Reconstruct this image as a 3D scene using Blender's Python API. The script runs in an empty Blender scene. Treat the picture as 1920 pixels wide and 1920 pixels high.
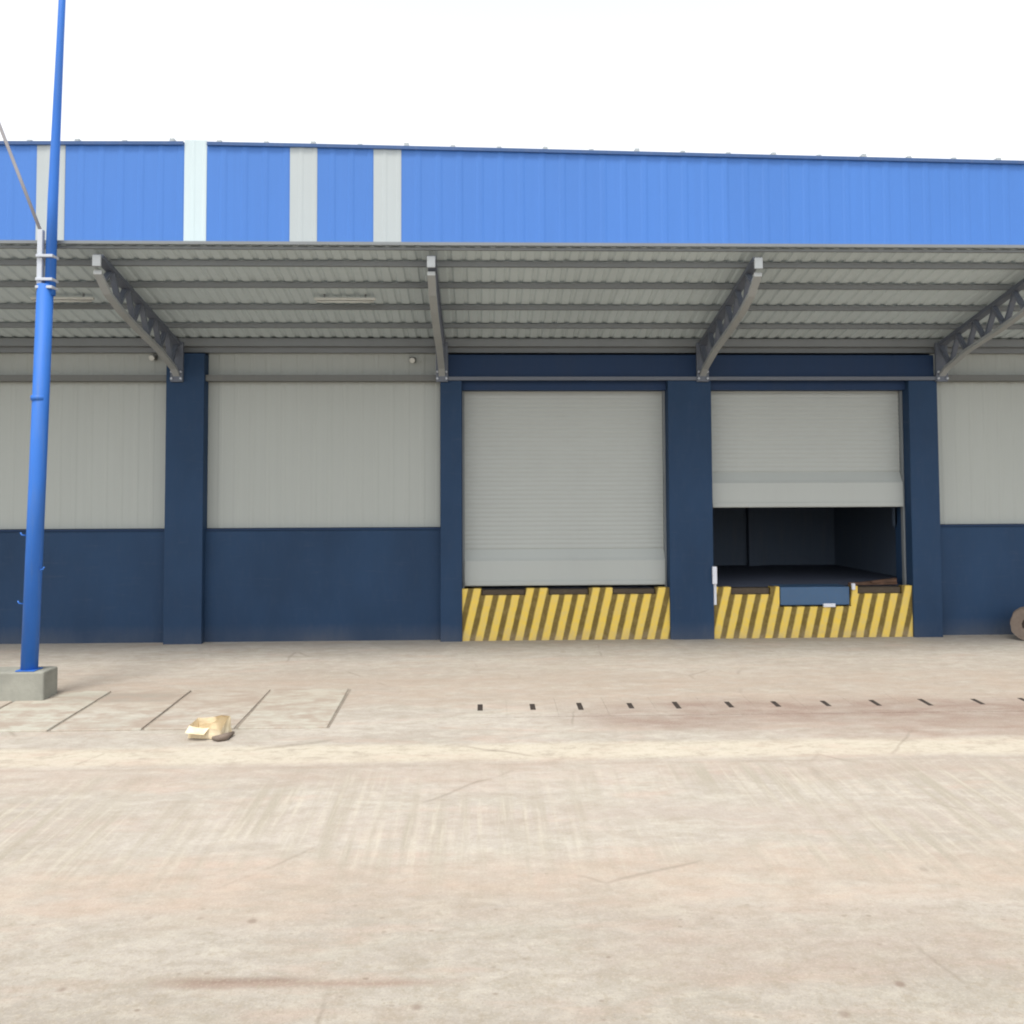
import bpy, bmesh, math, random
from mathutils import Vector, Matrix
R = math.radians
random.seed(7)
sc = bpy.context.scene
COL = sc.collection

# ------------------------------------------------------------------ camera
H = 2.37
cd = bpy.data.cameras.new('camera'); cam = bpy.data.objects.new('camera', cd); COL.objects.link(cam)
cam.location = (0, 0, H)
cam.rotation_euler = (Matrix.Rotation(-R(1.85), 3, 'Z') @ Matrix.Rotation(R(92.5), 3, 'X') @ Matrix.Rotation(R(-.25), 3, 'Z')).to_euler()
cd.sensor_width = 36; cd.sensor_height = 36
cd.lens = 1700 / 1920 * 36
cd.shift_y = -0.0543 + 0.0
cd.clip_end = 3000
sc.camera = cam
# ------------------------------------------------------------------ sky and sun (bright overcast)
SUN = Vector((-.17, -.40, .90)).normalized()
w = bpy.data.worlds.new("World"); sc.world = w; w.use_nodes = True
nt = w.node_tree
bg = nt.nodes['Background']
sky = nt.nodes.new('ShaderNodeTexSky'); sky.sky_type = 'NISHITA'; sky.sun_disc = False
sky.sun_elevation = math.asin(SUN.z); sky.sun_rotation = math.atan2(SUN.x, SUN.y)
sky.air_density = 1.0; sky.dust_density = 1.0; sky.ozone_density = 1.0
hs = nt.nodes.new('ShaderNodeHueSaturation'); hs.inputs['Saturation'].default_value = .12
nt.links.new(sky.outputs[0], hs.inputs['Color']); nt.links.new(hs.outputs[0], bg.inputs[0])
bg.inputs[1].default_value = .15
sd = bpy.data.lights.new('sun', 'SUN'); sd.energy = 1.5; sd.angle = R(16); sd.color = (1, .95, .87)
so = bpy.data.objects.new('sun', sd); COL.objects.link(so)
so.rotation_euler = SUN.to_track_quat('Z', 'Y').to_euler()
sc.view_settings.view_transform = 'Standard'; sc.view_settings.look = 'None'
sc.view_settings.gamma = 1; sc.view_settings.use_curve_mapping = False
sc.view_settings.exposure = 1.15
sc.render.engine = 'CYCLES'
sc.cycles.max_bounces = 10; sc.cycles.diffuse_bounces = 6
sc.cycles.filter_width = 2.0

# ------------------------------------------------------------------ helpers
class MB:
    def __init__(s): s.bm = bmesh.new()
    def box(s, x0, x1, y0, y1, z0, z1, bev=0):
        vs = [s.bm.verts.new(p) for p in ((x0,y0,z0),(x1,y0,z0),(x1,y1,z0),(x0,y1,z0),(x0,y0,z1),(x1,y0,z1),(x1,y1,z1),(x0,y1,z1))]
        fs = [s.bm.faces.new([vs[i] for i in f]) for f in ((0,3,2,1),(4,5,6,7),(0,1,5,4),(1,2,6,5),(2,3,7,6),(3,0,4,7))]
        if bev:
            es = list({e for f in fs for e in f.edges})
            bmesh.ops.bevel(s.bm, geom=es, offset=bev, segments=2, affect='EDGES', profile=.5)
        return s
    def bar(s, a, b, wx, wz):
        a = Vector(a); b = Vector(b); d = (b - a).normalized()
        u = d.cross(Vector((0,0,1)))
        if u.length < .01: u = Vector((1,0,0))
        u.normalize(); v = u.cross(d).normalized()
        vs = []
        for p in (a, b):
            for i, j in ((-1,-1),(1,-1),(1,1),(-1,1)):
                vs.append(s.bm.verts.new(p + u*i*wx/2 + v*j*wz/2))
        for f in ((0,1,2,3),(7,6,5,4),(0,4,5,1),(1,5,6,2),(2,6,7,3),(3,7,4,0)):
            s.bm.faces.new([vs[i] for i in f])
        return s
    def tube(s, pts, rad, n=16, cap=True):
        pts = [Vector(p) for p in pts]
        rad = rad if isinstance(rad, (list, tuple)) else [rad]*len(pts)
        rings = []; ref = Vector((1, 0, 0))
        for i, p in enumerate(pts):
            d = (pts[min(i+1, len(pts)-1)] - pts[max(i-1, 0)]).normalized()
            if abs(d.dot(ref)) > .95: ref = Vector((0, 1, 0))
            u = (ref - d*ref.dot(d)).normalized(); v = d.cross(u)
            rings.append([s.bm.verts.new(p + (u*math.cos(2*math.pi*k/n) + v*math.sin(2*math.pi*k/n))*rad[i]) for k in range(n)])
        for a, b in zip(rings, rings[1:]):
            for k in range(n):
                f = s.bm.faces.new((a[k], a[(k+1)%n], b[(k+1)%n], b[k])); f.smooth = True
        if cap:
            s.bm.faces.new(rings[0][::-1]); s.bm.faces.new(rings[-1])
        return s
    def prism(s, poly, y0, y1):           # polygon in x,z extruded along y
        a = [s.bm.verts.new((x, y0, z)) for x, z in poly]; b = [s.bm.verts.new((x, y1, z)) for x, z in poly]
        s.bm.faces.new(a); s.bm.faces.new(b[::-1])
        n = len(poly)
        for i in range(n): s.bm.faces.new((a[i], b[i], b[(i+1)%n], a[(i+1)%n]))
        return s
    def quad(s, *p): s.bm.faces.new([s.bm.verts.new(q) for q in p]); return s
    def build(s, name, m, parent=None):
        bmesh.ops.recalc_face_normals(s.bm, faces=s.bm.faces)
        me = bpy.data.meshes.new(name); s.bm.to_mesh(me); s.bm.free()
        me.materials.append(m)
        o = bpy.data.objects.new(name, me); COL.objects.link(o)
        if parent: o.parent = parent; o.matrix_parent_inverse = Matrix.Translation(-world_loc(parent))
        return o
def world_loc(o):
    v = Vector(o.location)
    if o.parent: v = v + o.matrix_parent_inverse.translation + world_loc(o.parent)
    return v
def build_each(mb, name, m, parent):
    """one object for every separate piece collected in mb"""
    bm = mb.bm; todo = set(bm.verts); out = []
    while todo:
        v0 = todo.pop(); isl = {v0}; st = [v0]
        while st:
            v = st.pop()
            for e in v.link_edges:
                q = e.other_vert(v)
                if q in todo: todo.discard(q); isl.add(q); st.append(q)
        out.append((min(v.index for v in isl), min(v.co.x for v in isl), isl))
    objs = []
    for _, _, isl in sorted(out, key=lambda t: t[1]):
        n = MB(); mp = {v: n.bm.verts.new(v.co) for v in isl}
        for f in {f for v in isl for f in v.link_faces}:
            nf = n.bm.faces.new([mp[v] for v in f.verts]); nf.smooth = f.smooth
        objs.append(n.build(name, m, parent))
    bm.free()
    return objs
def tag(o, label=None, cat=None, group=None, kind=None):
    for k, v in (('label', label), ('category', cat), ('group', group), ('kind', kind)):
        if v: o[k] = v
    return o
def thing(name, loc, label, cat, group=None):
    o = bpy.data.objects.new(name, None); COL.objects.link(o); o.location = loc; o.empty_display_size = .2
    return tag(o, label, cat, group)
def recenter(o, c):                        # move the mesh origin of an unparented thing to c
    o.data.transform(Matrix.Translation(-Vector(c))); o.location = c; return o

# ------------------------------------------------------------------ materials
class NT:
    def __init__(s, name):
        s.m = bpy.data.materials.new(name); s.m.use_nodes = True
        s.t = s.m.node_tree; s.p = s.t.nodes['Principled BSDF']
        s.tc = s.t.nodes.new('ShaderNodeTexCoord').outputs['Object']
    def n(s, typ, ins=None, **kw):
        nd = s.t.nodes.new(typ)
        for k, v in kw.items(): setattr(nd, k, v)
        for k, v in (ins or {}).items():
            if isinstance(v, bpy.types.NodeSocket): s.t.links.new(v, nd.inputs[k])
            else: nd.inputs[k].default_value = v
        return nd
    def math(s, op, a, b=0.0, c=0.0, clamp=False):
        return s.n('ShaderNodeMath', {0: a, 1: b, 2: c}, operation=op, use_clamp=clamp).outputs[0]
    def map(s, v, scale=(1,1,1), loc=(0,0,0)):
        return s.n('ShaderNodeMapping', {'Vector': v, 'Scale': scale, 'Location': loc}).outputs[0]
    def noise(s, v, sc_, det=4, rough=.55, dist=0):
        return s.n('ShaderNodeTexNoise', {'Vector': v, 'Scale': sc_, 'Detail': det, 'Roughness': rough, 'Distortion': dist}).outputs['Fac']
    def ramp(s, f, a, b, c0=0., c1=1.):
        return s.n('ShaderNodeMapRange', {'Value': f, 'From Min': a, 'From Max': b, 'To Min': c0, 'To Max': c1}).outputs[0]
    def mix(s, f, a, b, mode='MIX'):
        nd = s.n('ShaderNodeMix', data_type='RGBA', blend_type=mode)
        for i, v in ((0, f), (6, a), (7, b)):
            if isinstance(v, bpy.types.NodeSocket): s.t.links.new(v, nd.inputs[i])
            else: nd.inputs[i].default_value = v if i == 0 else (*v, 1)
        return nd.outputs[2]
    def out(s, col, rough=.6, metal=0, bump=None, dist=.01, spec=None):
        for k, v in (('Base Color', col), ('Roughness', rough), ('Metallic', metal)):
            if isinstance(v, bpy.types.NodeSocket): s.t.links.new(v, s.p.inputs[k])
            else: s.p.inputs[k].default_value = (*v, 1) if k == 'Base Color' else v
        if spec is not None: s.p.inputs['Specular IOR Level'].default_value = spec
        if bump is not None:
            b = s.n('ShaderNodeBump', {'Height': bump, 'Distance': dist, 'Strength': .6})
            s.t.links.new(b.outputs[0], s.p.inputs['Normal'])
        return s.m

def paint(name, col, rough=.5, var=.12, dirt=(.25,.22,.18), dirt_amt=.12, scale=1.2, streak=True, spec=.4):
    k = NT(name)
    big = k.noise(k.map(k.tc, (1, 1, .35 if streak else 1)), scale, 5)
    fine = k.noise(k.map(k.tc, (6, 6, .5) if streak else (6, 6, 6)), 3, 4)
    f = k.ramp(big, .3, .7)
    c = k.mix(f, tuple(x*(1-var) for x in col), tuple(min(1, x*(1+var)) for x in col))
    d = k.math('MULTIPLY', k.ramp(fine, .5, .8), dirt_amt, clamp=True)
    c = k.mix(d, c, dirt)
    r = k.ramp(big, .3, .7, rough-.06, rough+.08)
    return k.out(c, r, bump=fine, dist=.002, spec=spec)

def dusty_paint(name, col, rough, dust, spec):
    k = NT(name)
    s_ = k.n('ShaderNodeSeparateXYZ', {0: k.n('ShaderNodeNewGeometry').outputs['Position']}).outputs
    big = k.noise(k.map(k.tc, (1, 1, .5)), 1.1, 5); fine = k.noise(k.map(k.tc, (5, 5, 1.2)), 3, 5, .6)
    c = k.mix(k.ramp(big, .3, .7), tuple(x*.88 for x in col), tuple(x*1.14 for x in col))
    c = k.mix(k.math('MULTIPLY', k.ramp(fine, .52, .8), .14, clamp=True), c, (.06, .075, .11))
    foot = k.math('MULTIPLY', k.ramp(k.math('ADD', s_[2], k.math('MULTIPLY', fine, .25)), .42, .10), k.ramp(big, .25, .7), clamp=True)
    c = k.mix(k.math('MULTIPLY', foot, .40), c, dust)
    scuff = k.noise(k.map(k.tc, (.8, .8, 9)), 2.0, 4, .7)
    c = k.mix(k.math('MULTIPLY', k.ramp(scuff, .60, .74), .16, clamp=True), c, (.10, .11, .13))
    return k.out(c, rough, bump=fine, dist=.003, spec=spec)

def cladding(name, col, pitch=1.0, var=.05):
    """factory painted sheet: slight tone change from sheet to sheet, faint vertical wash marks"""
    k = NT(name)
    sx = k.n('ShaderNodeSeparateXYZ', {0: k.tc}).outputs
    sheet = k.math('FLOOR', k.math('DIVIDE', sx[0], pitch))
    rnd = k.n('ShaderNodeTexWhiteNoise', {'W': sheet}, noise_dimensions='1D').outputs['Value']
    wash = k.noise(k.map(k.tc, (5, 5, .25)), 2, 4)
    big = k.noise(k.tc, .5, 4)
    a = k.math('ADD', k.math('MULTIPLY', rnd, var), k.math('MULTIPLY', wash, var*1.6))
    a = k.math('ADD', a, k.math('MULTIPLY', big, var*1.6))
    v = k.math('ADD', k.math('SUBTRACT', a, var*2.1), 1.0)
    c = k.n('ShaderNodeVectorMath', {0: col, 1: k.n('ShaderNodeCombineXYZ', {0: v, 1: v, 2: v}).outputs[0]}, operation='MULTIPLY').outputs[0]
    return k.out(c, .5, bump=big, dist=.01, spec=.35)

M = {}
M['navy'] = dusty_paint('navy_wall_paint', (.0155, .0400, .088), .68, (.16, .145, .125), .22)
M['navy_steel'] = paint('navy_steel_paint', (.0120, .031, .078), .6, .08, (.05,.05,.07), .1, spec=.22)
M['blue'] = cladding('blue_sheet_cladding', (.046, .146, .42), 1.05, .05)
M['blue_trim'] = paint('dark_blue_flashing', (.03, .075, .19), .5, .08)
M['grey'] = cladding('grey_sheet_cladding', (.335, .355, .335), 1.0, .04)
M['grey_dark'] = paint('grey_flashing', (.12, .125, .12), .55, .06)
M['door'] = paint('grey_door_slats', (.345, .365, .35), .5, .03, (.3,.3,.27), .08)
M['clear'] = paint('milky_translucent_sheet', (.345, .37, .37), .4, .03, (.3,.32,.3), .1)
M['clear_bright'] = paint('bright_white_sheet', (.45, .52, .53), .4, .03, (.7,.7,.7), .05)
M['soffit'] = cladding('plain_metal_roof_sheet', (.47, .54, .56), 1.0, .07)
M['truss'] = paint('shaded_truss_paint', (.10, .115, .145), .5, .08, streak=False)  # truss paint darkened, the shade under the canopy is in the colour
M['chord'] = paint('lit_chord_paint', (.27, .285, .285), .5, .08, streak=False)  # same paint made lighter, ground bounce light put into the colour
M['purlin'] = paint('grey_purlin_paint', (.165, .18, .19), .5, .08, streak=False)
M['galv'] = paint('galvanised_steel', (.42, .45, .50), .45, .10, streak=False)
M['pole'] = paint('blue_pole_paint', (.026, .130, .46), .55, .12, (.10,.16,.28), .35, 2.5, spec=.3)
M['rubber'] = paint('dark_rubber', (.060, .045, .030), .8, .2, streak=False)
M['leveller'] = paint('blue_leveller_plate', (.045, .10, .19), .5, .1, (.12,.12,.12), .2, streak=False)
M['rust'] = paint('rusty_steel', (.10, .055, .035), .85, .35, (.03,.02,.015), .5, 6, False)
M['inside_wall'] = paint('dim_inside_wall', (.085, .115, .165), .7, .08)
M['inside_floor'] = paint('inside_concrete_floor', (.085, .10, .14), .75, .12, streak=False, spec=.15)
M['lamp'] = paint('pale_lamp_housing', (.50, .51, .48), .4, .03, streak=False)
M['white'] = paint('off_white_plate', (.62, .64, .70), .5, .05, streak=False)
M['wood'] = paint('dusty_brown_wood', (.165, .13, .105), .85, .2, (.09,.06,.05), .5, 5, False)
M['dark'] = paint('hole_shade', (.03, .022, .018), .9, .2, streak=False)  # painted shade for the inside of holes
M['joint'] = paint('soil_filled_joint', (.22, .19, .155), .9, .25, (.36,.31,.25), .9, 1.5, False)
M['end'] = paint('light_grey_end_plate', (.27,.29,.30), .5, .05, streak=False)
M['cable'] = paint('grey_cable', (.28, .27, .28), .6, .08, streak=False)

def mat_card():
    k = NT('cardboard')
    f = k.noise(k.tc, 9, 4)
    return k.out(k.mix(k.ramp(f, .3, .7), (.56, .45, .28), (.70, .61, .44)), .85, bump=k.noise(k.tc, 40, 3), dist=.004, spec=.2)
M['card'] = mat_card()

def mat_stripes():
    k = NT('yellow_black_hazard_stripes')
    s = k.n('ShaderNodeSeparateXYZ', {0: k.tc}).outputs
    wob = k.math('MULTIPLY', k.math('SUBTRACT', k.noise(k.tc, 5, 3), .5), .02)
    u = k.math('ADD', k.math('SUBTRACT', s[0], k.math('MULTIPLY', s[2], .235)), wob)
    ph = k.math('FRACT', k.math('DIVIDE', u, .2185))
    # smooth pulse: yellow for 0.57 of the period
    e = .055
    up = k.ramp(ph, .40-e, .40+e); dn = k.ramp(ph, 1-e*1.6, 1)
    y = k.math('MULTIPLY', up, k.math('SUBTRACT', 1.0, dn), clamp=True)
    wear = k.noise(k.map(k.tc, (1,1,1)), 14, 6, .65)
    yc = k.mix(k.ramp(wear, .35, .70), (.72, .50, .075), (.62, .47, .15))
    bc = k.mix(k.ramp(wear, .45, .8), (.135, .092, .018), (.22, .16, .05))
    c = k.mix(y, bc, yc)
    dirt = k.math('MULTIPLY', k.ramp(s[2], .22, .0), k.ramp(k.noise(k.tc, 6, 4), .3, .75), clamp=True)
    c = k.mix(k.math('MULTIPLY', dirt, .55), c, (.33, .27, .21))
    return k.out(c, .65, bump=wear, dist=.003, spec=.3)
M['stripes'] = mat_stripes()

def mat_ground(name='yard_concrete', base_mul=1.0, plain=False):
    k = NT(name)
    P = k.n('ShaderNodeNewGeometry').outputs['Position']
    s = k.n('ShaderNodeSeparateXYZ', {0: P}).outputs
    X, Y = s[0], s[1]
    m1 = k.noise(k.map(P, (.35, .9, 0)), 1.0, 6, .6)
    m2 = k.noise(k.map(P, (1.2, 2.6, 0), (7, 3, 0)), 1.4, 6, .6)
    c = k.mix(k.ramp(m1, .32, .68), (.322, .290, .254), (.405, .372, .330))
    c = k.mix(k.math('MULTIPLY', k.ramp(m2, .45, .75), .45), c, (.35, .335, .275))
    def band(y0, hw, soft, strength, col, c, wob=.25, x0=None, xw=None, xs=1.5, thr=.0):
        n = k.math('MULTIPLY', k.math('SUBTRACT', k.noise(k.map(P, (.5, 1.2, 0), (y0, y0, 0)), 1.0, 5, .6), .5), wob*4)
        d = k.math('ABSOLUTE', k.math('SUBTRACT', k.math('ADD', Y, n), y0))
        f = k.ramp(d, hw+soft, hw)
        if x0 is not None:
            dx = k.math('ABSOLUTE', k.math('SUBTRACT', k.math('ADD', X, k.math('MULTIPLY', n, 3)), x0))
            f = k.math('MULTIPLY', f, k.ramp(dx, xw+xs, xw))
        g = k.ramp(k.noise(k.map(P, (1.4, 3.5, 0), (y0*2, 1, 0)), 1.3, 6, .65), .25+thr, .65+thr)
        f = k.math('MULTIPLY', k.math('MULTIPLY', f, g), strength, clamp=True)
        return k.mix(f, c, col)
    c = band(9.36, .20, .14, .85, (.47, .425, .345), c, .05, thr=-.2)
    c = band(8.97, .015, .03, .35, (.25, .215, .17), c, .012, thr=-.1)
    mo = k.noise(k.map(P, (1.7, 3.0, 0), (9, 2, 0)), 2.4, 8, .74, .4)
    c = k.mix(k.math('MULTIPLY', k.ramp(mo, .50, .66), .75, clamp=True), c, (.295, .262, .215))
    c = k.mix(k.math('MULTIPLY', k.ramp(mo, .50, .34), .5, clamp=True), c, (.485, .450, .385))
    pk2 = k.noise(k.map(P, (.7, 2.4, 0), (21, 13, 0)), 1.3, 6, .65)
    c = k.mix(k.math('MULTIPLY', k.ramp(pk2, .53, .68), .5, clamp=True), c, (.41, .315, .26))
    # red earth washed over the slab
    c = band(6.55, .22, .35, .6, (.41, .315, .25), c)
    c = band(8.75, .10, .45, .55, (.35, .275, .23), c)
    c = band(7.6, .10, .30, .5, (.33, .275, .24), c)
    c = band(5.7, .15, .35, .5, (.33, .255, .215), c, .3, 2.2, .9, .9)
    c = band(10.7, .35, .45, .9, (.235, .17, .14), c, .25, 4.9, 2.6, 1.8, -.06)
    c = band(9.95, .12, .35, .8, (.255, .185, .15), c, .16, 7.2, 2.8, 2.0)
    c = band(11.9, .5, .5, .7, (.34, .27, .215), c, .3, 1.5, 12, 2)
    c = band(11.6, .13, .15, 1.3, (.22, .175, .145), c, .12, -4.5, .6, .35, -.1)
    c = band(5.32, .012, .06, 1.5, (.21, .15, .12), c, .07, -1.50, .25, .30, .0)
    c = band(5.30, .008, .05, 1.0, (.30, .23, .19), c, .04, -1.0, .5, .5, -.1)
    c = band(12.9, .3, .6, .35, (.33, .27, .22), c, .4)
    c = band(15.0, .1, .5, .6, (.25, .23, .20), c, .1)  # darker grey-brown band along the foot of the wall
    # tyre and broom streaks that run straight out from the docks
    st = k.noise(k.map(P, (7.0, .28, 0)), 1.0, 5, .6)
    st2 = k.noise(k.map(P, (16.0, .9, 0)), 1.0, 4, .6)
    zone = k.math('MULTIPLY', k.ramp(Y, 6.2, 7.0), k.ramp(Y, 9.2, 8.7))
    zn = k.math('MULTIPLY', zone, k.ramp(k.noise(k.map(P, (.4, .5, 0)), 1, 3), .35, .6))
    c = k.mix(k.math('MULTIPLY', zn, k.math('MULTIPLY', k.ramp(st, .46, .62), 1.1), clamp=True), c, (.315, .285, .235))
    c = k.mix(k.math('MULTIPLY', zn, k.math('MULTIPLY', k.ramp(st2, .50, .68), .6), clamp=True), c, (.455, .415, .345))
    c = k.mix(k.math('MULTIPLY', k.ramp(Y, 7.5, 5.0), .8, clamp=True), c, k.mix(1.0, c, (.80, .80, .78), 'MULTIPLY'))
    c = k.mix(k.math('MULTIPLY', k.ramp(k.noise(k.map(P, (.8, 2.2, 0), (3, 8, 0)), 1.6, 6, .65), .52, .72), .5, clamp=True), c, (.285, .235, .19))
    # foreground gets rougher and greyer with exposed aggregate, dirt crumbs
    fz = k.ramp(Y, 6.4, 5.2)
    ag = k.noise(P, 16, 5, .7)
    c = k.mix(k.math('MULTIPLY', k.ramp(ag, .50, .72), k.math('ADD', k.math('MULTIPLY', fz, .5), .28), clamp=True), c, (.25, .215, .165))
    ag2 = k.noise(k.map(P, (1, 1, 0), (5, 9, 0)), 45, 3, .7)
    c = k.mix(k.math('MULTIPLY', k.ramp(ag2, .5, .75), .25), c, (.55, .50, .40))
    vo = k.n('ShaderNodeTexVoronoi', {'Vector': k.map(P, (1, 1.0, 0)), 'Scale': 3.4, 'Randomness': 1.0})
    pick = k.ramp(k.n('ShaderNodeSeparateColor', {0: vo.outputs['Color']}).outputs[0], .52, .56)
    spot = k.math('MULTIPLY', k.ramp(k.math('ADD', vo.outputs['Distance'], k.math('MULTIPLY', ag, .10)), .19, .11), pick)
    spot = k.math('MULTIPLY', spot, k.math('MULTIPLY', k.ramp(Y, 7.4, 5.6), k.ramp(k.noise(P, .9, 3), .36, .5)), clamp=True)
    c = k.mix(k.math('MULTIPLY', spot, .85), c, (.19, .145, .115))
    vp = k.n('ShaderNodeTexVoronoi', {'Vector': k.map(P, (1, 1.3, 0), (3.3, 1.7, 0)), 'Scale': 9.0, 'Randomness': 1.0})
    pk = k.ramp(k.n('ShaderNodeSeparateColor', {0: vp.outputs['Color']}).outputs[1], .80, .84)
    pit = k.math('MULTIPLY', k.math('MULTIPLY', k.ramp(vp.outputs['Distance'], .20, .10), pk), k.ramp(Y, 7.6, 5.2), clamp=True)
    c = k.mix(k.math('MULTIPLY', pit, k.ramp(k.noise(k.map(P, (1, 1, 0), (2, 7, 0)), 1.4, 3), .38, .58, .1, .8)), c, (.20, .16, .125))
    grit = k.noise(P, 70, 3, .75)
    c = k.mix(k.math('MULTIPLY', k.ramp(grit, .54, .70), k.ramp(Y, 8.5, 5.0, .08, .55), clamp=True), c, (.215, .18, .14))
    # hairline cracks
    dist = k.n('ShaderNodeMix', {0: .12}, data_type='RGBA')
    nv = k.n('ShaderNodeTexNoise', {'Vector': P, 'Scale': 2.2, 'Detail': 4}).outputs['Color']
    k.t.links.new(P, dist.inputs[6]); k.t.links.new(nv, dist.inputs[7])
    cr = k.n('ShaderNodeTexVoronoi', {'Vector': k.map(dist.outputs[2], (1, .8, 0), (.6, .2, 0)), 'Scale': .55}, feature='DISTANCE_TO_EDGE').outputs['Distance']
    cm = k.math('MULTIPLY', k.ramp(cr, .010, .001), k.ramp(k.noise(P, .8, 2), .54, .62), clamp=True)
    c = k.mix(k.math('MULTIPLY', cm, .38), c, (.17, .14, .11))
    hgt = k.math('ADD', k.math('MULTIPLY', ag, .5), k.math('MULTIPLY', ag2, .5))
    if plain:
        rv = k.n('ShaderNodeObjectInfo').outputs['Random']
        c = k.mix(k.ramp(rv, 0, 1, .1, .6), c, (.42, .42, .355))
        sm = k.noise(k.map(P, (1.6, 3.2, 0), (11, 4, 0)), 1.5, 6, .65)
        c = k.mix(k.math('MULTIPLY', k.ramp(sm, .42, .60), .85, clamp=True), c, (.30, .245, .20))
    return k.out(c, .85, bump=hgt, dist=.008, spec=.2)
M['ground'] = mat_ground()
M['strip'] = mat_ground('pale_concrete_strip', plain=True)
M['slab'] = mat_ground('pale_cover_concrete', plain=True)
def mat_concrete(name, c0, c1):
    k = NT(name)
    a = k.noise(k.tc, 3, 6, .6); b = k.noise(k.tc, 30, 4, .6)
    c = k.mix(k.ramp(a, .3, .7), c0, c1)
    return k.out(c, .88, bump=b, dist=.006, spec=.2)
M['plinth'] = mat_concrete('grey_plinth_concrete', (.20,.20,.175), (.30,.30,.26))

# ------------------------------------------------------------------ ground
def gz(y): return -.04*(15.2 - max(0, min(15.2, y)))
def struct(o): return tag(o, kind='structure')
g = MB()
xs = [-600, -60, -20, -8, 0, 8, 20, 60, 600]; ys = [-600, -60, 0, 4, 8, 12, 15.2, 60, 900]
grid = [[g.bm.verts.new((x, y, gz(y))) for x in xs] for y in ys]
for j in range(len(ys)-1):
    for i in range(len(xs)-1): g.bm.faces.new((grid[j][i], grid[j][i+1], grid[j+1][i+1], grid[j+1][i]))
struct(g.build('ground', M['ground']))
def sheet(name, x0, x1, y0, y1, dz, m):
    return struct(MB().quad((x0,y0,gz(y0)+dz),(x1,y0,gz(y0)+dz),(x1,y1,gz(y1)+dz),(x0,y1,gz(y1)+dz)).build(name, m))
sheet('trench', -16.95, -1.715, 10.26, 11.94, .004, M['joint'])

# ------------------------------------------------------------------ warehouse
WX0, WX1 = -16.0, 19.0
wh = thing('warehouse', (0, 15.2, 0), 'long warehouse with bright blue upper cladding, navy pillars and two loading docks', 'building')
PIL = [(-9.62, -8.98), (-5.19, -4.57), (-.70, -.345), (3.09, 3.82), (7.17, 7.66), (11.62, 12.2)]
D1 = (-.345, 3.09); D2 = (3.82, 7.17)
DH = 4.14                       # head of the dock doors
FL = .83                        # dock floor
# low navy wall
b = MB()
segs = [(WX0, PIL[0][0]), (PIL[0][1], PIL[1][0]), (PIL[1][1], PIL[2][0]), (PIL[4][1], PIL[5][0]), (PIL[5][1], WX1)]
for x0, x1 in segs: b.box(x0, x1, 15.14, 15.5, -.3, 1.82)
build_each(b, 'wall_base', M['navy'], wh)
# cap on the low wall
b = MB()
for x0, x1 in segs: b.box(x0+.002, x1-.002, 15.11, 15.49, 1.823, 1.853, .004)
build_each(b, 'sill', M['navy_steel'], wh)
for x0, x1 in PIL:
    door = x0 > -1 and x1 < 8
    MB().box(x0, x1, 14.98, 15.6, -.3, 4.335 if door else 4.74, .012).build('pillar', M['navy'], wh)
MB().box(-.68, 7.62, 15.0, 15.5, 4.338, 4.72, .01).build('beam', M['navy_steel'], wh)
# door heads
for x0, x1 in (D1, D2):
    MB().box(x0+.002, x1-.002, 15.10, 15.55, 4.14, 4.335).build('door_head', M['navy_steel'], wh)
def ribbed(x0, x1, z0, z1, y, pitch, depth, name, m, parent, flat=.62, ztop=None):
    mb = MB(); pts = []
    n = max(1, round((x1-x0)/pitch)); p = (x1-x0)/n
    for i in range(n):
        a = x0 + i*p
        for f, d in ((0, 0), (flat, 0), (flat+.10, depth), (.90, depth)):
            pts.append((a+f*p, y-d))
    pts.append((x1, y))
    for (xa, ya), (xb, yb) in zip(pts, pts[1:]):
        za = ztop(xa) if ztop else z1; zb = ztop(xb) if ztop else z1
        mb.quad((xa,ya,z0),(xb,yb,z0),(xb,yb,zb),(xa,ya,za))
    return mb
for x0, x1 in ((WX0, PIL[0][0]), (PIL[0][1], PIL[1][0]), (PIL[1][1], PIL[2][0]), (PIL[4][1], PIL[5][0]), (PIL[5][1], WX1)):
    ribbed(x0, x1, 1.86, 4.98, 15.22, .25, .006, 'wall_panel', M['grey'], wh).build('wall_panel', M['grey'], wh)
# rail along the wall where the canopy trusses land
b = MB()
for x0, x1 in ((WX0, PIL[0][0]), (PIL[0][1], PIL[1][0]), (PIL[1][1], PIL[2][0]), (PIL[4][1], PIL[5][0]), (PIL[5][1], WX1)):
    b.box(x0+.002, x1-.002, 15.05, 15.20, 4.29, 4.39)
build_each(b, 'wall_rail', M['grey_dark'], wh)
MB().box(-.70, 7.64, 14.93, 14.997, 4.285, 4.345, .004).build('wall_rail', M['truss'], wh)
# top line of the front
TOP = [(-30, 8.33), (-8.1, 8.335), (-4.99, 8.357), (-3.1, 8.336), (.5, 8.282), (4.9, 8.206), (9.4, 8.135), (30, 7.78)]
def top(x):
    for (a, za), (c, zc) in zip(TOP, TOP[1:]):
        if x <= c: return za + (zc-za)*(x-a)/(c-a)
    return TOP[-1][1]
STR = [(-7.47, -7.0, 0), (-5.02, -4.645, 1), (-3.25, -2.79, 0), (-1.84, -1.37, 0)]
cuts = [WX0] + [v for s_ in STR for v in s_[:2]] + [WX1]
mb = MB()
for i in range(0, len(cuts), 2):
    r = ribbed(cuts[i], cuts[i+1], 4.95, 0, 15.25, .35, .008, '', None, None, ztop=top)
    me = bpy.data.meshes.new('t'); r.bm.to_mesh(me); r.bm.free(); mb.bm.from_mesh(me); bpy.data.meshes.remove(me)
mb.build('upper_cladding', M['blue'], wh)
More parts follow.
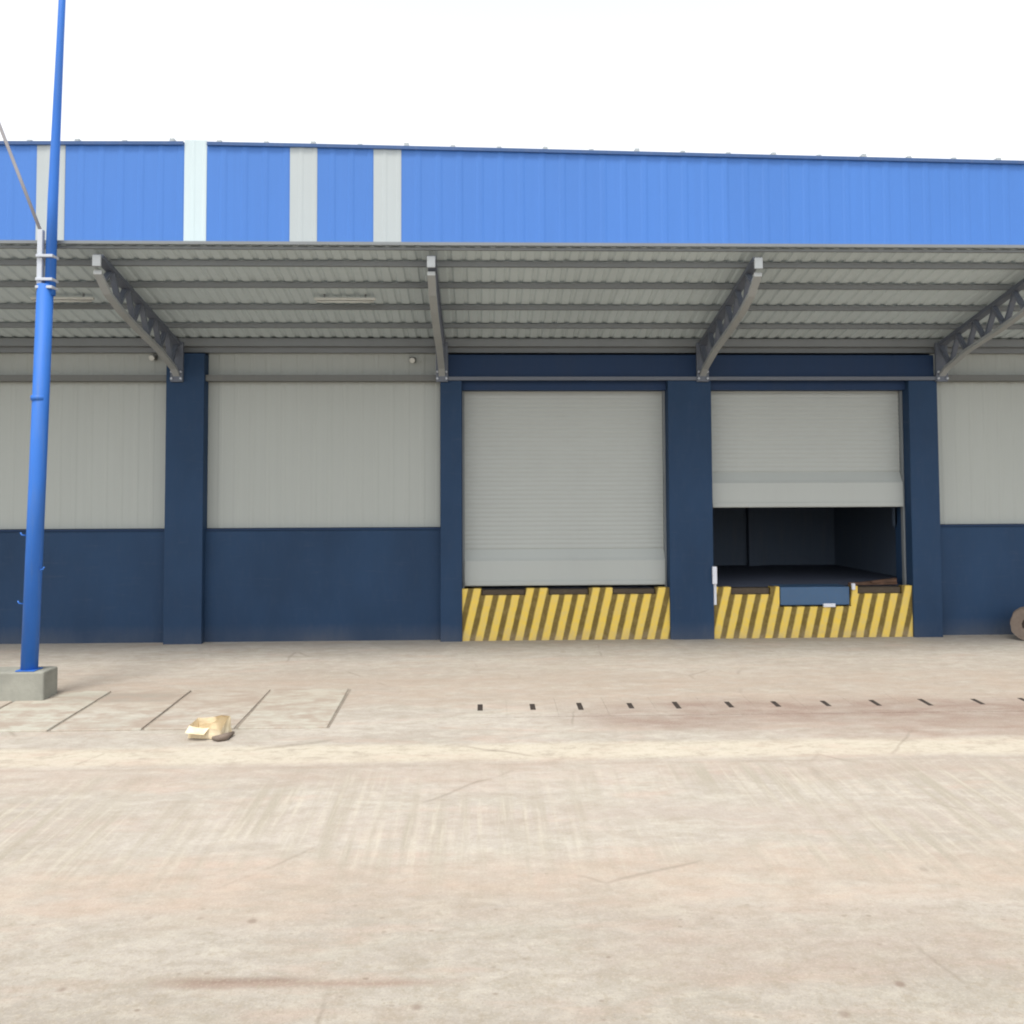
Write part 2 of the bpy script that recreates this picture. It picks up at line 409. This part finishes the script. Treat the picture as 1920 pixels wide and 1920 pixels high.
for x0, x1, br in STR:
    o = ribbed(x0, x1, 4.95, 0, 15.245, .23, .006, '', None, None, ztop=(lambda x: top(x)+.05) if br else top).build('translucent_panel', M['clear_bright' if br else 'clear'], wh)
    if br: o['label'] = 'bright white translucent panel rising past the roof edge'
b = MB()
tx = [WX0, -8.1, -5.03, None, -4.635, -3.1, .5, 4.9, 9.4, WX1]
for a, c in zip(tx, tx[1:]):
    if a is None or c is None: continue
    b.prism([(a, top(a)-.045), (c, top(c)-.045), (c, top(c)+.012), (a, top(a)+.012)], 15.20, 15.42)
build_each(b, 'roof_trim', M['blue_trim'], wh)
# shell behind: side and back walls, roof, with pale roof ribs showing over the edge
b = MB()
b.box(WX0, WX0+.2, 15.5, 45, -.3, 8.0).box(WX1-.2, WX1, 15.5, 45, -.3, 7.7).box(WX0, WX1, 45, 45.2, -.3, 8.1)
build_each(b, 'wall', M['grey'], wh)
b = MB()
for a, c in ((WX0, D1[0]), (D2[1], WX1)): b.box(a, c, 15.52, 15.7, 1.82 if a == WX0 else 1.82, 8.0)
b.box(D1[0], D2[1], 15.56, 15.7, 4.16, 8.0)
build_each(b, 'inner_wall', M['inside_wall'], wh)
b = MB(); n = 40
for i in range(n):
    a = WX0 + (WX1-WX0)*i/n; c = WX0 + (WX1-WX0)*(i+1)/n
    b.quad((a, 15.42, top(a)-.02), (c, 15.42, top(c)-.02), (c, 45.3, top(c)+.25), (a, 45.3, top(a)+.25))
roof = b.build('roof', M['clear'], wh)
b = MB(); x = WX0+.3; i = 0
while x < WX1:
    hgt = (.035, .05, .03, .06, .04)[i % 5]
    b.box(x-.04, x+.04, 15.43, 15.9, top(x)-.02, top(x)+.10+hgt, .01); x += .80; i += 1
build_each(b, 'roof_rib', M['clear'], roof)
# inside of the dock hall
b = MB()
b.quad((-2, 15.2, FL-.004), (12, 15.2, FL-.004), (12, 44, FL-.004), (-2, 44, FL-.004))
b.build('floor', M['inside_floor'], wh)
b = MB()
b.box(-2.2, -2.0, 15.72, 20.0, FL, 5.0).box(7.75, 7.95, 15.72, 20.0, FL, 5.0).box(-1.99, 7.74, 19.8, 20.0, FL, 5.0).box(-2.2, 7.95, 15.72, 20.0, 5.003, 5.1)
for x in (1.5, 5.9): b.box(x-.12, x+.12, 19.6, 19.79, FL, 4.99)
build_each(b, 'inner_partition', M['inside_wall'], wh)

# roller doors
def roller(x0, x1, zb, label):
    d = MB()
    y = 15.30; z = zb; p = .075
    prof = []                                     # (y, z) outline from the bottom up
    prof += [(y-.12, zb), (y-.108, zb+.41), (y-.07, zb+.46), (y+.006, zb+.60)]
    z = zb+.60
    while z < 4.35:
        prof += [(y-.003, z+.012), (y-.007, z+p*.5), (y-.003, z+p-.008), (y+.000, z+p)]
        z += p
    for (ya, za), (yb, zc) in zip(prof, prof[1:]):
        d.quad((x0+.037, ya, za), (x1-.037, ya, za), (x1-.037, yb, zc), (x0+.037, yb, zc))
    d.quad((x0+.037, y-.12, zb), (x1-.037, y-.12, zb), (x1-.037, y+.05, zb), (x0+.037, y+.05, zb))
    d.quad((x0+.037, y+.05, zb), (x1-.037, y+.05, zb), (x1-.037, y+.05, 4.35), (x0+.037, y+.05, 4.35))
    o = d.build('roller_door', M['door'], wh); o['label'] = label
    MB().box(x0+.05, x1-.05, y-.135, y-.122, zb+.01, zb+.075, .004).build('bottom_rail', M['door'], o)
    for a in (x0+.002, x1-.034):
        MB().box(a, a+.032, y-.09, y-.0, FL, 4.14, .004).build('guide_rail', M['purlin'], o)
    return o
roller(*D1, .875, 'closed pale grey roller door')
roller(*D2, 2.16, 'half raised pale grey roller door over a dark opening')

# striped dock faces
def dock(x0, x1, notches, leveller=None):
    pts = [(x0, -.02)]
    pts.append((x1, -.02)); pts.append((x1, FL+.012))
    for a, c, zz in sorted(notches, reverse=True):
        pts += [(c, FL+.012), (c, zz), (a, zz), (a, FL+.012)]
    pts.append((x0, FL+.012))
    f = MB().prism(pts, 15.03, 15.16).build('dock_front', M['stripes'], wh)
    MB().box(x0, x1, 15.165, 15.6, -.3, FL-.01).build('dock_core', M['rubber'], f)
    for a, c, zz in notches:
        if leveller and a == leveller: continue
        MB().box(a+.01, c-.01, 15.06, 15.163, zz-.0+.002, FL-.012, .008).build('bumper', M['rubber'], f)
    return f
dock(D1[0]-.015, 3.135, [(-.03, .70, .735), (1.08, 1.75, .735), (2.14, 2.86, .735)])
f2 = dock(3.83, 7.25, [(4.12, 4.78, .715), (4.93, 6.14, .505), (6.25, 7.0, .715)], 4.93)
MB().box(4.95, 6.12, 15.05, 15.55, .53, FL-.0, .012).build('leveller_plate', M['leveller'], f2)
MB().box(5.66, 5.86, 14.99, 15.045, .50, .56, .01).build('leveller_foot', M['white'], f2)
MB().box(6.145, 6.20, 14.99, 15.05, FL-.05, FL+.06, .01).build('stop_block', M['white'], f2)
o = MB().box(3.79, 3.865, 14.93, 14.977, .90, 1.19, .008).build('switch_box', M['white'], wh)
b = MB().box(3.822, 3.87, 15.005, 15.028, .55, .90, .006)
b.build('edge_guard', M['white'], wh)

# canopy
def cz(y): return 5.66 - .205*(y-11.8)         # underside of the roof sheet
CX0, CX1 = -14.0, 16.0
cpts = []
n = round((CX1-CX0)/.20); p = (CX1-CX0)/n
for i in range(n):
    a = CX0 + i*p
    for f, d in ((0, 0), (.5, 0), (.62, .022), (.88, .022)): cpts.append((a+f*p, d))
cpts.append((CX1, 0))
mb = MB()
for dz in (0, .004):
    for (xa, da), (xb, db) in zip(cpts, cpts[1:]):
        mb.quad((xa, 11.76, cz(11.76)+da+dz), (xb, 11.76, cz(11.76)+db+dz), (xb, 15.26, cz(15.26)+db+dz), (xa, 15.26, cz(15.26)+da+dz))
canopy = mb.build('canopy', M['soffit'], wh)
for y, hh, ww in ((11.83, .045, .05), (12.23, .08, .05), (12.90, .08, .05), (13.66, .08, .05), (14.38, .08, .05), (15.02, .14, .10)):
    z = cz(y)-.002
    mb = MB().box(CX0, CX1, y-ww/2, y+ww/2, z-hh, z-.014)
    if hh == .08:                                 # lower lip of the C section
        mb.box(CX0, CX1, y+ww/2+.001, y+ww/2+.02, z-hh, z-hh+.02)
    mb.build('purlin', M['purlin'], canopy)
MB().box(CX0, CX1, 15.10, 15.19, 4.77, 4.93).build('wall_flashing', M['purlin'], canopy)
MB().box(CX0, CX1, 11.735, 11.757, cz(11.8)-.012, cz(11.8)+.028).build('edge_flashing', M['purlin'], canopy)

BOT = [(11.84, 5.30), (12.15, 5.10), (12.6, 4.955), (13.2, 4.82), (14.1, 4.655), (14.75, 4.47), (14.97, 4.34)]
def truss(x):
    yb, yt = 11.86, 14.95
    top_z = lambda y: cz(y) - .135
    def bot_z(y):
        for (a, za), (c, zc) in zip(BOT, BOT[1:]):
            if y <= c: return za + (zc-za)*(y-a)/(c-a)
        return BOT[-1][1]
    t = MB()
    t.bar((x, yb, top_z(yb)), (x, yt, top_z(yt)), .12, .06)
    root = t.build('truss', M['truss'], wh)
    m = MB(); V = []                           # one bent flat bar
    for y, z in BOT:
        V.append([m.bm.verts.new(p) for p in ((x-.052, y, z-.025), (x+.052, y, z-.025), (x+.052, y, z+.025), (x-.052, y, z+.025))])
    for a, c in zip(V, V[1:]):
        for k in range(4): m.bm.faces.new((a[k], a[(k+1)%4], c[(k+1)%4], c[k]))
    m.bm.faces.new(V[0]); m.bm.faces.new(V[-1][::-1])
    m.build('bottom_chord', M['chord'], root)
    b = MB(); N = 11; up = False
    pts = []
    for i in range(N+1):
        y = 12.0 + (yt-.04-12.0)*i/N
        pts.append((y, top_z(y)-.02 if up else bot_z(y)+.01)); up = not up
    for k_, ((ya, za), (yb2, zb2)) in enumerate(zip(pts, pts[1:])):
        o_ = .012 if k_ % 2 else -.012
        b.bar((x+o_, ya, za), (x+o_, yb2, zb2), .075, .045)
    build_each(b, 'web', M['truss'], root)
    MB().box(x-.055, x+.055, 11.80, 11.835, 5.37, 5.52, .006).build('end_plate', M['end'], root)
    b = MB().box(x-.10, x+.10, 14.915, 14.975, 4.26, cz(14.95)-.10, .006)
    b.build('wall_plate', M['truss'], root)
    b = MB()
    for s_ in (-.075, .075):
        for z in (4.31, 4.42): b.tube([(x+s_, 14.88, z), (x+s_, 14.914, z)], .018, 8)
    build_each(b, 'bolt', M['galv'], root)
    return root
for x in (-9.25, -5.0, -.67, 3.67, 7.72, 11.95): truss(x)

# ------------------------------------------------------------------ lamps under the canopy (unlit)
def tube_lamp(x, y, label):
    t = thing('tube_lamp', (x, y, cz(y)-.03), label, 'lamp', 'tube lamps under the canopy')
    z = cz(y)-.10
    MB().box(x-.45, x+.45, y-.03, y+.03, z+.012, z+.05, .006).build('housing', M['lamp'], t)
    MB().tube([(x-.42, y, z-.008), (x+.42, y, z-.008)], .014, 10).build('lamp_tube', M['lamp'], t)
    for s_ in (-.3, .3): MB().box(x+s_-.012, x+s_+.012, y-.012, y+.012, z+.05, cz(y)+.003).build('hanger', M['purlin'], t)
tube_lamp(-2.02, 13.32, 'slim pale tube lamp under the canopy in the bay above the full grey panel')
tube_lamp(-6.12, 13.32, 'slim pale tube lamp under the canopy right behind the blue pole')
def wall_lamp(x, z, label):
    t = thing('wall_lamp', (x, 15.2, z), label, 'lamp', 'small wall lamps under the canopy')
    MB().box(x-.05, x+.05, 15.17, 15.203, z-.045, z+.045, .008).build('back_plate', M['grey_dark'], t)
    MB().tube([(x, 15.17, z), (x, 15.10, z-.01), (x, 15.06, z-.03)], [.022, .04, .045], 12).build('lamp_head', M['lamp'], t)
wall_lamp(-5.46, 4.70, 'tiny pale lamp on the wall just left of the first navy pillar')
wall_lamp(-1.17, 4.66, 'tiny pale lamp on the wall just left of the pillar beside the closed door')

# ------------------------------------------------------------------ light pole
PY = 11.615
pole = thing('light_pole', (-5.66, PY, gz(PY)), 'tall bright blue steel pole on a grey concrete plinth', 'pole')
MB().box(-7.3, -5.43, 11.49, 11.88, gz(11.5)-.1, .225, .022).build('plinth', M['plinth'], pole)
MB().tube([(-5.668, PY, .23), (-5.610, PY, 2.6), (-5.555, PY, 5.08)], [.100, .100, .098], 24).build('lower_tube', M['pole'], pole)
up = MB().tube([(-5.505, PY+.02, 4.95), (-5.49, PY+.02, 6.2), (-5.435, PY+.02, 8.2), (-5.37, PY+.02, 10.6)], [.066, .062, .045, .034], 20).build('upper_tube', M['pole'], pole)
MB().box(-5.785, -5.55, PY-.117, PY+.117, .226, .238, .004).build('base_plate', M['pole'], pole)
b = MB()
for z in (5.02, 5.12, 5.42): b.box(-5.645, -5.435, PY-.085, PY+.095, z, z+.035, .004)
build_each(b, 'clamp', M['galv'], pole)
MB().box(-5.645, -5.580, PY-.055, PY+.02, 5.08, 5.78, .008).build('stay_bracket', M['galv'], pole)
b = MB()
for z, s_ in ((1.47, 1), (1.05, -1), (1.9, -1)):
    xx = -5.668 + (z-.19)*.0205
    b.tube([(xx+s_*.09, PY-.03, z), (xx+s_*.14, PY-.04, z+.01), (xx+s_*.155, PY-.04, z+.04)], .009, 8)
build_each(b, 'step_hook', M['pole'], pole)
MB().tube([(-5.598, PY, 3.60), (-5.597, PY, 3.66)], .107, 24).build('band', M['pole'], pole)
# stay cable
A = Vector((-5.612, PY-.03, 5.76)); Q = Vector((-6.12, 11.42, 7.22)); d = (Q-A)
pts = [A + d*t + Vector((0, 0, -.05*math.sin(min(1, t/6)*math.pi))) for t in (0, .5, 1, 1.5, 2, 3, 4, 6)]
o = MB().tube(pts, .021, 10).build('stay_cable', M['cable'])
tag(recenter(o, A), 'thin grey stay cable running up to the left from the blue pole', 'cable')

# ------------------------------------------------------------------ trench covers
slab_labels = {
 -6.80: 'pale concrete trench slab in front of the pole plinth, its far edge by the plinth',
 -5.785: 'pale trench slab with a dirt smear, just left of the first clear joint',
 -4.77: 'pale trench slab with an earthy smear at its back edge, second of the row from the plinth',
 -3.755: 'pale trench slab with the torn yellowish carton on its front edge',
 -2.737: 'last plain trench slab before the slotted covers, right of the torn carton'}
xl = sorted(slab_labels) 
for i, x in enumerate([-7.815] + xl):
    x0, x1 = x+.017, x+1.015-.017
    cy = 11.1
    b = MB()
    b.box(x0-x-.5, x1-x-.5, 10.25-cy, 11.95-cy, -.03, .016, .010)
    o = b.build('trench_slab', M['slab'])
    jx = random.uniform(-.006, .006)
    o.location = (x+.5+jx, cy, gz(cy)+.004); o.rotation_euler = (math.atan(.04), random.uniform(-.004, .004), random.uniform(-.008, .008))
    tag(o, slab_labels.get(x, 'pale concrete trench slab cut by the left edge of the view'), 'drain cover', 'plain concrete slabs over the drain trench')
sx = [-.04, .59, 1.16, 1.77, 2.33, 2.97, 3.54, 4.15, 4.76, 5.38, 6.03, 6.63]
ordn = ['first', 'second', 'third', 'fourth', 'fifth', 'sixth', 'seventh', 'eighth', 'ninth', 'tenth', 'eleventh', 'twelfth']
edges = [-.36] + [(a+c)/2 for a, c in zip(sx, sx[1:])] + [6.95]
for i, x in enumerate(sx):
    x0, x1 = edges[i]+.001, edges[i+1]-.001; cy = 11.0
    lab = '%s concrete drain cover with a dark slot, counting from the left' % ordn[i]
    t = thing('slotted_cover', (x, cy, gz(cy)+.004), lab, 'drain cover', 'concrete drain covers with a dark slot')
    t.rotation_euler = (math.atan(.04), 0, 0)
    def loc_build(mb, name, m, par):
        me = bpy.data.meshes.new(name); bmesh.ops.recalc_face_normals(mb.bm, faces=mb.bm.faces); mb.bm.to_mesh(me); mb.bm.free(); me.materials.append(m)
        oo = bpy.data.objects.new(name, me); COL.objects.link(oo); oo.parent = par; return oo
    hw, hl = .032, random.uniform(.12, .16)
    b = MB()      # slab with a real slot through it
    b.box(x0-x, -hw, -.42, .42, -.06, .003); b.box(hw, x1-x, -.42, .42, -.06, .003)
    b.box(-hw, hw, -.42, -hl, -.06, .003); b.box(-hw, hw, hl, .42, -.06, .003)
    loc_build(b, 'cover_slab', M['ground'], t)
    loc_build(MB().box(-hw+.001, hw-.001, -hl+.001, hl-.001, -.05, .0015), 'slot', M['dark'], t)  # solid block filling the slot, coloured as the shade in it

# ------------------------------------------------------------------ torn carton
cy0 = 10.02; cx0 = -2.95
t = thing('torn_carton', (cx0, cy0, gz(cy0)+.006), 'small torn yellowish cardboard carton lying open on the trench slabs', 'box')
t.rotation_euler = (math.atan(.04), 0, R(-9))
def lb(mb, name, m):
    if m is M['card']:
        bmesh.ops.subdivide_edges(mb.bm, edges=mb.bm.edges[:], cuts=4, use_grid_fill=True)
        from mathutils import noise as mn
        for v in mb.bm.verts:
            q = mn.noise_vector(v.co*14); v.co += Vector((q.x*.014, q.y*.014, q.z*.012 if v.co.z > .02 else 0))
            v.co.z = max(v.co.z, 0)
    o = mb.build(name, m); o.parent = t; return o
b = MB(); W_, D_, Hh, th = .19, .12, .15, .008
b.quad((-W_, -D_, 0), (W_, -D_, 0), (W_*.93, -D_-.015, Hh*.62), (-W_*1.02, -D_+.01, Hh*.85))
b.quad((-W_, -D_+th, 0), (W_, -D_+th, 0), (W_*.93, -D_-.015+th, Hh*.62), (-W_*1.02, -D_+.01+th, Hh*.85))
b.box(-W_, W_, -D_, D_, -.002, .006)
b.quad((-W_, -D_, 0), (-W_, D_, 0), (-W_*1.05, D_, Hh), (-W_*1.02, -D_+.01, Hh*.85))
b.quad((-W_, D_, 0), (W_, D_, 0), (W_*.9, D_*.9, Hh*1.25), (-W_*1.05, D_, Hh))
b.quad((W_, -D_, 0), (W_, D_, 0), (W_*.9, D_*.9, Hh*1.25), (W_*.93, -D_-.015, Hh*.62))
lb(b, 'carton_body', M['card'])
f = MB().quad((-W_*1.0, -D_+.012, Hh*.85), (W_*.2, -D_-.0, Hh*.74), (W_*.1, -D_-.09, Hh*.50), (-W_*.95, -D_-.085, Hh*.52))
lb(f, 'flap', M['card'])
f = MB().quad((W_*.05, D_*.94, Hh*1.15), (W_*.9, D_*.9, Hh*1.25), (W_*.62, D_*.1, Hh*1.45), (W_*.0, D_*.3, Hh*1.25))
lb(f, 'flap', M['card'])
b = MB().tube([(.10, -D_-.03, .02), (.17, -D_-.05, .025), (.225, -D_-.01, .03), (.235, .05, .02)], [.02, .035, .038, .018], 10)  # dark brown lump at the lower right of the carton
lb(b, 'brown_lump', M['wood'])

# ------------------------------------------------------------------ rusty offcuts on the open dock
t = thing('scrap_bundle', (6.6, 15.3, FL), 'low heap of rusty brown steel offcuts on the sill of the open dock', 'scrap')
for a, c, r_ in (((6.18, 15.22, FL+.03), (7.02, 15.28, FL+.035), .03), ((6.35, 15.30, FL+.03), (7.00, 15.24, FL+.085), .028), ((6.55, 15.20, FL+.06), (7.04, 15.33, FL+.10), .025)):
    MB().bar(a, c, r_*2, r_*1.5).build('offcut', M['rust'], t)

# ------------------------------------------------------------------ brown reel at the right edge
rx, ry, rr = 8.93, 14.68, .265
t = thing('cable_reel', (rx, ry, gz(ry)), 'weathered brown ring shaped reel with a dark centre hole by the right edge', 'reel')
def ring(y0, y1, r0, r1, n=40):
    m = MB(); zc = gz(ry)+rr
    V = [[m.bm.verts.new((rx+math.cos(2*math.pi*k/n)*r_*(1+.03*math.sin(k*1.7)+.025*math.sin(k*.55+1)), y, zc+math.sin(2*math.pi*k/n)*r_)) for k in range(n)] for y, r_ in ((y0, r0), (y0, r1), (y1, r1), (y1, r0))]
    for a in range(4):
        A_, B_ = V[a], V[(a+1)%4]
        for k in range(n): m.bm.faces.new((A_[k], A_[(k+1)%n], B_[(k+1)%n], B_[k]))
    return m
ring(ry-.16, ry-.125, .10, rr).build('flange', M['wood'], t)
ring(ry+.125, ry+.16, .10, rr).build('flange', M['wood'], t)
ring(ry-.124, ry+.124, .06, .135).build('core', M['dark'], t)  # core coloured dark to paint in the shade of the centre hole
t.rotation_euler = (0, 0, R(-31))
bpy.context.view_layer.update()
